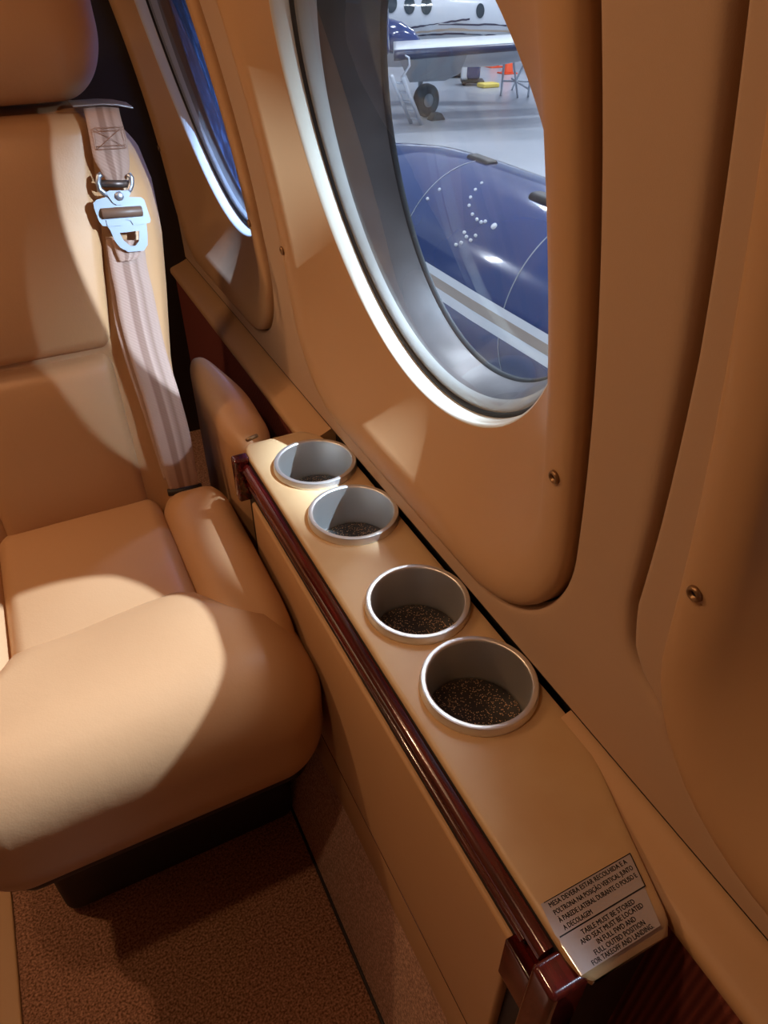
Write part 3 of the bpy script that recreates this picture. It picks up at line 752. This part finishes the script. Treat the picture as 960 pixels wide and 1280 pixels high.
# parked airplane, axis along the picture's horizontal
DP = 16.5
ER = RT.copy()
pc = at_d(560, 22, DP)
ap = thing('parked_airplane', 'white twin propeller airplane with navy and tan stripes parked in hangar', 'airplane', (pc.x, pc.y, G))
PXM = (at_d(561, 22, DP)-pc).length
def fus(u_px, a, e=0):
    r = interp([(330, .80), (560, .83), (620, .78), (670, .62), (715, .44), (760, .22), (775, .05)], u_px)+e
    c = pc + ER*((u_px-560)*PXM) + Vector((0, 0, interp([(560, .02), (640, -.02), (700, -.12), (775, -.26)], u_px)))
    return c - FH*(r*math.cos(a)) + Vector((0, 0, 1))*(r*math.sin(a))
us = [330, 400, 460, 520, 560, 590, 620, 645, 670, 695, 715, 740, 760, 770, 775]
mesh('fuselage', *rings([[fus(u, 2*PI*j/48) for j in range(48)] for u in us], True, True), mat('off_white_paint', srgb(188, 194, 202), .3, coat=.3), ap)
def fa(u_px, v_px):
    # angle on near side for an image row
    for i in range(181):
        a = math.radians(90-i); p = fus(u_px, a)-EYE
        v = 640-FPX*p.dot(UP)/p.dot(FW)
        if v >= v_px: return a
    return -PI/2
def fstripe(pts, hgt, m_, lab):
    V = []
    N = 24
    for i in range(N+1):
        t = i/N; u = interp([(k/(len(pts)-1), p[0]) for k, p in enumerate(pts)], t); v = interp([(k/(len(pts)-1), p[1]) for k, p in enumerate(pts)], t)
        h = hgt*(.35+.65*math.sin(PI*min(1, t*1.3+.1)) if t < .7 else .35+.65*math.sin(PI*(.1+.91)) if False else 1)
        V += [fus(u, fa(u, v-h/2), .012), fus(u, fa(u, v+h/2), .012)]
    mesh('stripe', V, [(2*i, 2*i+2, 2*i+3, 2*i+1) for i in range(N)], M[m_], ap, label=lab)
fstripe([(490, 38), (530, 31), (582, 23)], 2.2, 'navy', 'navy stripe')
fstripe([(545, 30), (600, 30), (650, 32), (700, 33)], 2.4, 'navy', 'navy stripe')
fstripe([(505, 41), (560, 36), (620, 38), (700, 41)], 3, 'tanpaint', 'tan stripe')
fstripe([(515, 44), (560, 41), (600, 43), (650, 46)], 2.2, 'navy', 'navy stripe')
for u, v, rw, rh in ((465, 2, 7.5, 9), (488, 4, 7.5, 9), (510, 6, 6.5, 8.5), (530, 6, 6.5, 9), (594, 13, 5, 7.5)):
    a = fa(u, v); rs = []
    for k in (1, .6, .05):
        rs.append([fus(u+rw*k*math.cos(2*PI*j/24), a+math.radians(0)+(rh*k*PXM/.82)*math.sin(2*PI*j/24), .014) for j in range(24)])
    mesh('porthole', *rings(rs, False, True), M['portglass'], ap, label='dark round cabin window')
V = []
for i in range(9):
    u = 642+6.5*i; V += [fus(u, fa(u, 18.5), .014), fus(u, fa(u, 21+.7*i*.3), .014)]
mesh('windscreen', V, [(2*i, 2*i+2, 2*i+3, 2*i+1) for i in range(8)], M['portglass'], ap, label='dark windscreen strip')
# wing across the near side
w0, w1 = at_d(492, 64, 13.8), at_d(760, 45, 14.6)
rs = []
for t in (0, .02, .3, .6, 1):
    c = w0+(w1-w0)*t; ch = .8*(1 if t > .01 else .9); th = .095*(1-.45*t)
    rs.append([c + FH*(.35+ch*math.cos(2*PI*j/28)) + Vector((0, 0, th*math.sin(2*PI*j/28))) for j in range(28)])
mesh('wing', *rings(rs, True, True), M['wingblue'] if 'wingblue' in M else M['white'], ap)
rs = []
for t in (0, .02, .3, .6, 1):
    c = w0+(w1-w0)*t; th = .10*(1-.45*t)
    rs.append([c - FH*(.455*1) + FH*(.10*math.cos(2*PI*j/20)) + Vector((0, 0, -.02+.75*th*math.sin(2*PI*j/20))) for j in range(20)])
mesh('leading_edge', *rings(rs, True, True), M['navy'], ap, label='dark de-icing boot along wing edge')
n0 = at_d(440, 36, 13.4); n1 = at_d(486, 34, 13.4)
ax = (n1-n0).normalized()
rs = []
for t, r in ((-1.5, .2), (-.6, .38), (.3, .40), (.85, .39), (.97, .36), (1.0, .30), (.96, .24)):
    c = n0+(n1-n0)*t; bb = ax.cross(Vector((0, 0, 1))).normalized(); cc = bb.cross(ax)
    rs.append([c+bb*r*math.cos(2*PI*j/36)+cc*r*math.sin(2*PI*j/36) for j in range(36)])
mesh('engine', *rings(rs, True, True), M['blue'], ap, label='blue engine nacelle')
n0 = at_d(470, 42, 14.6); n1 = at_d(526, 53, 14.6); ax = (n1-n0).normalized(); rs = []
for t, r in ((0, .26), (.5, .24), (.8, .16), (1, .03)):
    c = n0+(n1-n0)*t; bb = ax.cross(Vector((0, 0, 1))).normalized(); cc = bb.cross(ax)
    rs.append([c+bb*r*math.cos(2*PI*j/24)+cc*r*math.sin(2*PI*j/24) for j in range(24)])
mesh('fairing', *rings(rs, True, True), M['blue'], ap, label='blue wing root fairing')
# flap hanging under the wing and gear door
pts = [at_d(497, 70, 13.9), at_d(585, 66, 14.0), at_d(575, 92, 14.3), at_d(556, 101, 14.3), at_d(512, 103, 14.2)]
vs = pts+[p+FH*.05 for p in pts]
mesh('flap', vs, [(0, 1, 2, 3, 4), (9, 8, 7, 6, 5)]+[(i, (i+1) % 5, 5+(i+1) % 5, 5+i) for i in range(5)], M['steelgrey'], ap, smooth=False, label='grey flap under the wing')
wc = at_z(532, 146, G); wdir = ER*.55+FH*.83
wc = wc + Vector((0, 0, .27))
def wheel(c, r, w, axd):
    axd = axd.normalized(); bb = axd.cross(Vector((0, 0, 1))).normalized(); cc = bb.cross(axd)
    prof = [(.45*r, -.3*w), (.55*r, -.45*w), (.8*r, -.5*w), (.95*r, -.4*w), (r, 0), (.95*r, .4*w), (.8*r, .5*w), (.55*r, .45*w), (.45*r, .3*w)]
    return rings([[c+axd*h+bb*q*math.cos(2*PI*j/28)+cc*q*math.sin(2*PI*j/28) for j in range(28)] for q, h in prof], True, True)
wdir = FH*.75-ER*.66
mesh('wheel', *wheel(wc, .27, .2, wdir), M['tyre'], ap, label='black main wheel')
hb = [(.001, -.07), (.11, -.075), (.11, .075), (.001, .07)]
bb = wdir.normalized().cross(Vector((0, 0, 1))).normalized()
mesh('hub', *rings([[wc+wdir.normalized()*h+bb*q*math.cos(2*PI*j/20)+Vector((0, 0, q*math.sin(2*PI*j/20))) for j in range(20)] for q, h in hb], True, True), M['steelgrey'], ap)
mesh('gear_strut', *tube([wc+wdir.normalized()*.16, wc+wdir.normalized()*.16+Vector((0, 0, .45)), wc+Vector((0, 0, .75))+ER*.02], .045, 12), M['steelgrey'], ap, label='grey landing gear strut')
chk = at_z(545, 150, G)
tag(mesh('wheel_chock', *rbox(chk.x-.16, chk.x+.16, chk.y-.10, chk.y+.10, G, G+.12, .03, lambda x, y, z: (chk.x+(x-chk.x)*(1-.6*(z-G)/.12), y, z), 4, 3), M['tyre']), 'dark wheel chock on hangar floor beside main wheel', 'wheel chock')

# step ladder leaning by the wheel
l0, l1 = at_z(527, 156, G), at_d(503, 96, 13.3); r0 = at_z(514, 154, G); r1 = at_d(489, 95, 13.2)
lad = thing('maintenance_ladder', 'silver step ladder leaning beside the landing gear wheel', 'ladder', tuple((l0+r0)/2))
mesh('rail', *tube([l0, l1], .034, 8), M['alu'], lad); mesh('rail', *tube([r0, r1], .034, 8), M['alu'], lad)
for k in range(5):
    t = .12+.19*k; mesh('rung', *tube([l0+(l1-l0)*t, r0+(r1-r0)*t], .018, 8), M['alu'], lad)
mesh('handrail', *tube([l1, at_d(512, 82, 13.3), at_d(511, 72, 13.3), at_d(506, 69, 13.3)], .018, 8), M['alu'], lad)
# added blue airplane body, put beyond the far window to make it blue
bj = thing('added_blue_plane', 'dark blue airplane nose added to tint the far cabin window', 'airplane', (1.75, 9, G))
def bjr(y): return interp([(5.2, .10), (5.35, .30), (5.8, .58), (6.6, .84), (7.6, .95), (16, .95)], y)
rr = [[(1.75+bjr(y)*math.cos(2*PI*j/48), y, -.62+.10*smoothstep(5, 8, y)+bjr(y)*1.08*math.sin(2*PI*j/48)) for j in range(48)] for y in (5.2, 5.25, 5.35, 5.5, 5.8, 6.2, 6.6, 7.1, 7.6, 10, 16)]
mesh('fuselage', *rings(rr, True, True), M['blue'], bj)
rr = [[(1.75+bjr(y)*1.004*math.cos(a), y, -.62+.10*smoothstep(5, 8, y)+bjr(y)*1.084*math.sin(a)) for a in [math.radians(18+6*k) for k in range(25)]] for y in (7.5, 7.7, 7.9, 8.1)]
vs = [v for r in rr for v in r]; fs = [(i*25+k, (i+1)*25+k, (i+1)*25+k+1, i*25+k+1) for i in range(3) for k in range(24)]
mesh('windscreen', vs, fs, M['portglass'], bj, label='dark windscreen')
mesh('nose_strut', *tube([(1.75, 6.6, -1.2), (1.75, 6.55, G+.2)], .05, 12), M['steelgrey'], bj)
mesh('nose_wheel', *wheel(Vector((1.75, 6.55, G+.2)), .2, .15, Vector((1, 0, 0))), M['tyre'], bj)
for s in (-1, 1): mesh('wheel', *wheel(Vector((1.75+s*.7, 12, G+.25)), .25, .2, Vector((1, 0, 0))), M['tyre'], bj); mesh('gear_strut', *tube([(1.75+s*.6, 12, -1.2), (1.75+s*.62, 12, G+.25)], .05, 12), M['steelgrey'], bj)
# hand cart with blue bag and white panel
b0 = at_z(590, 106, G)
cart = thing('service_cart', 'blue and white service cart standing alone on hangar floor', 'service cart', tuple(b0))
def obx(c, w, d, h0, h1, r, m_, nm_, **k):
    vs, fs = rbox(-w, w, -d, d, h0, h1, r, None, 4, 3)
    mesh(nm_, [c+ER*v[0]+FH*v[1]+Vector((0, 0, v[2])) for v in vs], fs, M[m_], cart, **k)
obx(b0, .16, .2, .12, .78, .08, 'blue', 'bag'); obx(b0-ER*.19, .08, .16, .10, .62, .06, 'white', 'canister', label='white canister'); obx(b0+Vector((0, 0, 0)), .26, .22, .05, .11, .02, 'black', 'base')
obx(b0-ER*.05, .13, .15, .72, .86, .05, 'white', 'lid', label='white top')
for s in (-1, 1): mesh('wheel', *wheel(b0+ER*.2*s-FH*.16+Vector((0, 0, .05)), .05, .04, FH), M['tyre'], cart)
b1 = at_z(570, 96, G)
vs, fs = rbox(-.4, .4, -.3, .3, 0, .5, .1, lambda x, y, z: (x*(1-.8*z)+.25*z, y*(1-.4*z), z), 4, 4)
tag(mesh('covered_equipment', [b1+ER*v[0]+FH*v[1]+Vector((0, 0, v[2])) for v in vs], fs, M['tyre']), 'dark covered equipment low on the floor left of the service cart', 'equipment')
# cones
def cone(u, v, lab, h=.7):
    c = at_z(u, v, G); t = thing('traffic_cone', lab, 'traffic cone', tuple(c), 'orange cones in the hangar')
    mesh('cone', *lathe([(.15, .03), (.14, .05), (.03, h), (.001, h+.01)], tuple(c), 24), M['orange'], t)
    mesh('base', *box(c.x-.19, c.x+.19, c.y-.19, c.y+.19, G, G+.03, .008), M['orange'], t)
cone(617, 84, 'orange traffic cone left of the trestle stand'); cone(634, 92, 'orange traffic cone partly behind the trestle stand', .75)
# trestle stand
tr = thing('trestle_stand', 'silver folding trestle stand on hangar floor beside orange cones', 'trestle', tuple(at_z(645, 120, G)))
q = [at_z(626, 119, G), at_z(647, 122, G), at_z(660, 121, G), at_z(640, 112, G)]; tp = [at_d(631, 72, 16.6), at_d(666, 71, 16.6)]
for a, b in ((q[0], tp[0]), (q[1], tp[0]+(tp[1]-tp[0])*.3), (q[2], tp[1]), (q[3], tp[0]+(tp[1]-tp[0])*.8)): mesh('leg', *tube([a, b], .022, 8), M['alu'], tr)
mesh('top_rail', *tube(tp, .035, 8), M['alu'], tr); mesh('brace', *tube([q[0]+(tp[0]-q[0])*.4, q[2]+(tp[1]-q[2])*.4], .018, 8), M['alu'], tr)
mesh('brace', *tube([q[1]*.5+tp[0]*.5, q[2]*.8+tp[1]*.2], .018, 8), M['alu'], tr)
for u, v, lab in ((610, 109, 'flat yellow tool tray on the floor left of trestle'), (689, 109, 'yellow object on floor at window edge right of trestle')):
    c = at_z(u, v, G); tag(mesh('tool_tray', *rbox(c.x-.22, c.x+.22, c.y-.15, c.y+.15, G, G+.09, .03, None, 3, 3), M['yellow']), lab, 'tool tray')
c = at_z(676, 86, G)
cab_ = thing('tool_cabinet', 'white tool cabinet on dark base at the right of the hangar', 'cabinet', tuple(c))
mesh('body', *rbox(c.x-.25, c.x+.25, c.y-.25, c.y+.25, G+.35, G+.95, .03, None, 3, 3), M['white'], cab_); mesh('base', *rbox(c.x-.3, c.x+.3, c.y-.3, c.y+.3, G, G+.36, .03, None, 3, 3), M['navy'], cab_)
c = at_z(640, 74, G)
brn = thing('barrier_board', 'long blue barrier board standing far back behind the cones', 'barrier', tuple(c))
vs, fs = rbox(-2.6, 2.6, -.04, .04, .25, .55, .02, None, 3, 3); mesh('board', [c+ER*v[0]+FH*v[1]+Vector((0, 0, v[2])) for v in vs], fs, M['blue'], brn)
for s in (-2.2, 0, 2.2):
    vs, fs = rbox(-.05, .05, -.2, .2, 0, .5, .02, None, 3, 3); mesh('foot', [c+ER*(v[0]+s)+FH*(v[1]+.05)+Vector((0, 0, v[2])) for v in vs], fs, M['navy'], brn)

# ------------------------------------------------------------------ light
wd = bpy.data.worlds.new('world'); sc.world = wd; wd.use_nodes = True
bg = wd.node_tree.nodes['Background']; bg.inputs[0].default_value = (.62, .74, 1.0, 1); bg.inputs[1].default_value = .6
def lamp(kind, name, loc, target, energy, col, size=.1, **kw):
    l = bpy.data.lights.new(name, kind); o = bpy.data.objects.new(name, l); C.objects.link(o); o.location = loc
    d = (Vector(target)-Vector(loc)).normalized(); o.rotation_euler = d.to_track_quat('-Z', 'Y').to_euler()
    l.energy = energy; l.color = col
    if kind == 'AREA':
        l.size = size; l.shape = kw.get('shape', 'DISK')
        if 'size_y' in kw: l.shape = 'RECTANGLE'; l.size_y = kw['size_y']
    else: l.shadow_soft_size = size
    if kind == 'SPOT': l.spot_size = math.radians(kw.get('angle', 60)); l.spot_blend = kw.get('blend', .3)
    return o
WARM = (1, .61, .34); COOL = (.86, .93, 1.0); BLUISH = (.64, .82, 1.0)
# cabin lamps in the ceiling
lamp('AREA', 'reading_lamp_aisle', (-.66, 1.0, .86), (-.2, .6, -.6), 3.7, WARM, .05)
lamp('AREA', 'reading_lamp_overhead', (-.22, .33, .90), (-.15, .45, -.6), 1.9, WARM, .05)
lamp('AREA', 'ceiling_wash', (-.35, .85, .90), (-.25, .85, -.6), 1.5, WARM, .25, size_y=1.2)
# hangar floodlights shining in through the windows
def flood(name, through, d, dist, e, rad=.12, ang=10):
    t = Vector(through); d = Vector(d).normalized(); lamp('SPOT', name, t-d*dist, t, e, BLUISH, rad, angle=ang, blend=.2)
d1 = Vector((-.53, .31, -1)).normalized(); t1 = Vector((.422, .69, -.009))
sq = lamp('SPOT', 'hangar_flood_square', t1-d1*8, t1, 19000, BLUISH, .05, angle=2.6, blend=.06); sq.data.use_square = True
ly = (Vector((0, 1, 0))-d1*d1.y).normalized(); lx = ly.cross(-d1); sq.rotation_euler = Matrix((lx, ly, -d1)).transposed().to_euler()
flood('hangar_flood_steep', (.38, 1.40, -.006), (-.50, .31, -1), 8, 22000, .06, 3.4)
flood('hangar_flood_steep', (.055, .06, -.006), (-.50, .31, -1), 8, 12000, .06, 1.7)
flood('hangar_flood_aft', (.160, .97, .12), (-.33, .56, -.23), 12, 15000, .08, 2.2)
flood('hangar_flood_low', (.078, .955, .03), (-.30, .40, -.25), 12, 9000, .16, .85)
flood('hangar_flood_side', (.40, .60, .36), (-1.2, -.03, -1), 9, 12000, .1, 7)
for i, (x, y) in enumerate(((6, 3), (6, 11), (13, 7), (13, 16), (20, 12), (20, 22))):
    lamp('AREA', 'hangar_and_fill_light', (x, y, 7.5), (x, y, 0), 480, COOL, 2.4, size_y=.5)

lamp('AREA', 'hangar_and_fill_light', (3.5, 4.5, 5), (1.8, 8, -.6), 260, COOL, 1.5, size_y=.5)  # added fill lamp to brighten the blue body beyond the far window
lamp('AREA', 'hangar_and_fill_light', (-4, 2, 6), (1.5, 2.2, -.6), 330, COOL, 2.4, size_y=.6)  # added fill lamp to whiten the nacelle stripes
pn = on_nac(650, 345); nn = Vector((pn.x-NX, 0, pn.z-NZ)).normalized(); vd = (EYE-pn).normalized(); rf = (nn*(2*nn.dot(vd))-vd)
lc = pn + rf*((6.5-pn.z)/rf.z if rf.z > .3 else 6); print('STREAK', pn, rf, lc)
lamp('AREA', 'hangar_tube', tuple(lc), tuple(pn), 160, COOL, .35, size_y=1.6).data.shape = 'RECTANGLE'
vs_ = sc.view_settings; vs_.view_transform = 'Standard'; vs_.look = 'None'; vs_.exposure = 0; vs_.gamma = 1; vs_.use_curve_mapping = False
sc.cycles.max_bounces = 10; sc.cycles.transparent_max_bounces = 16
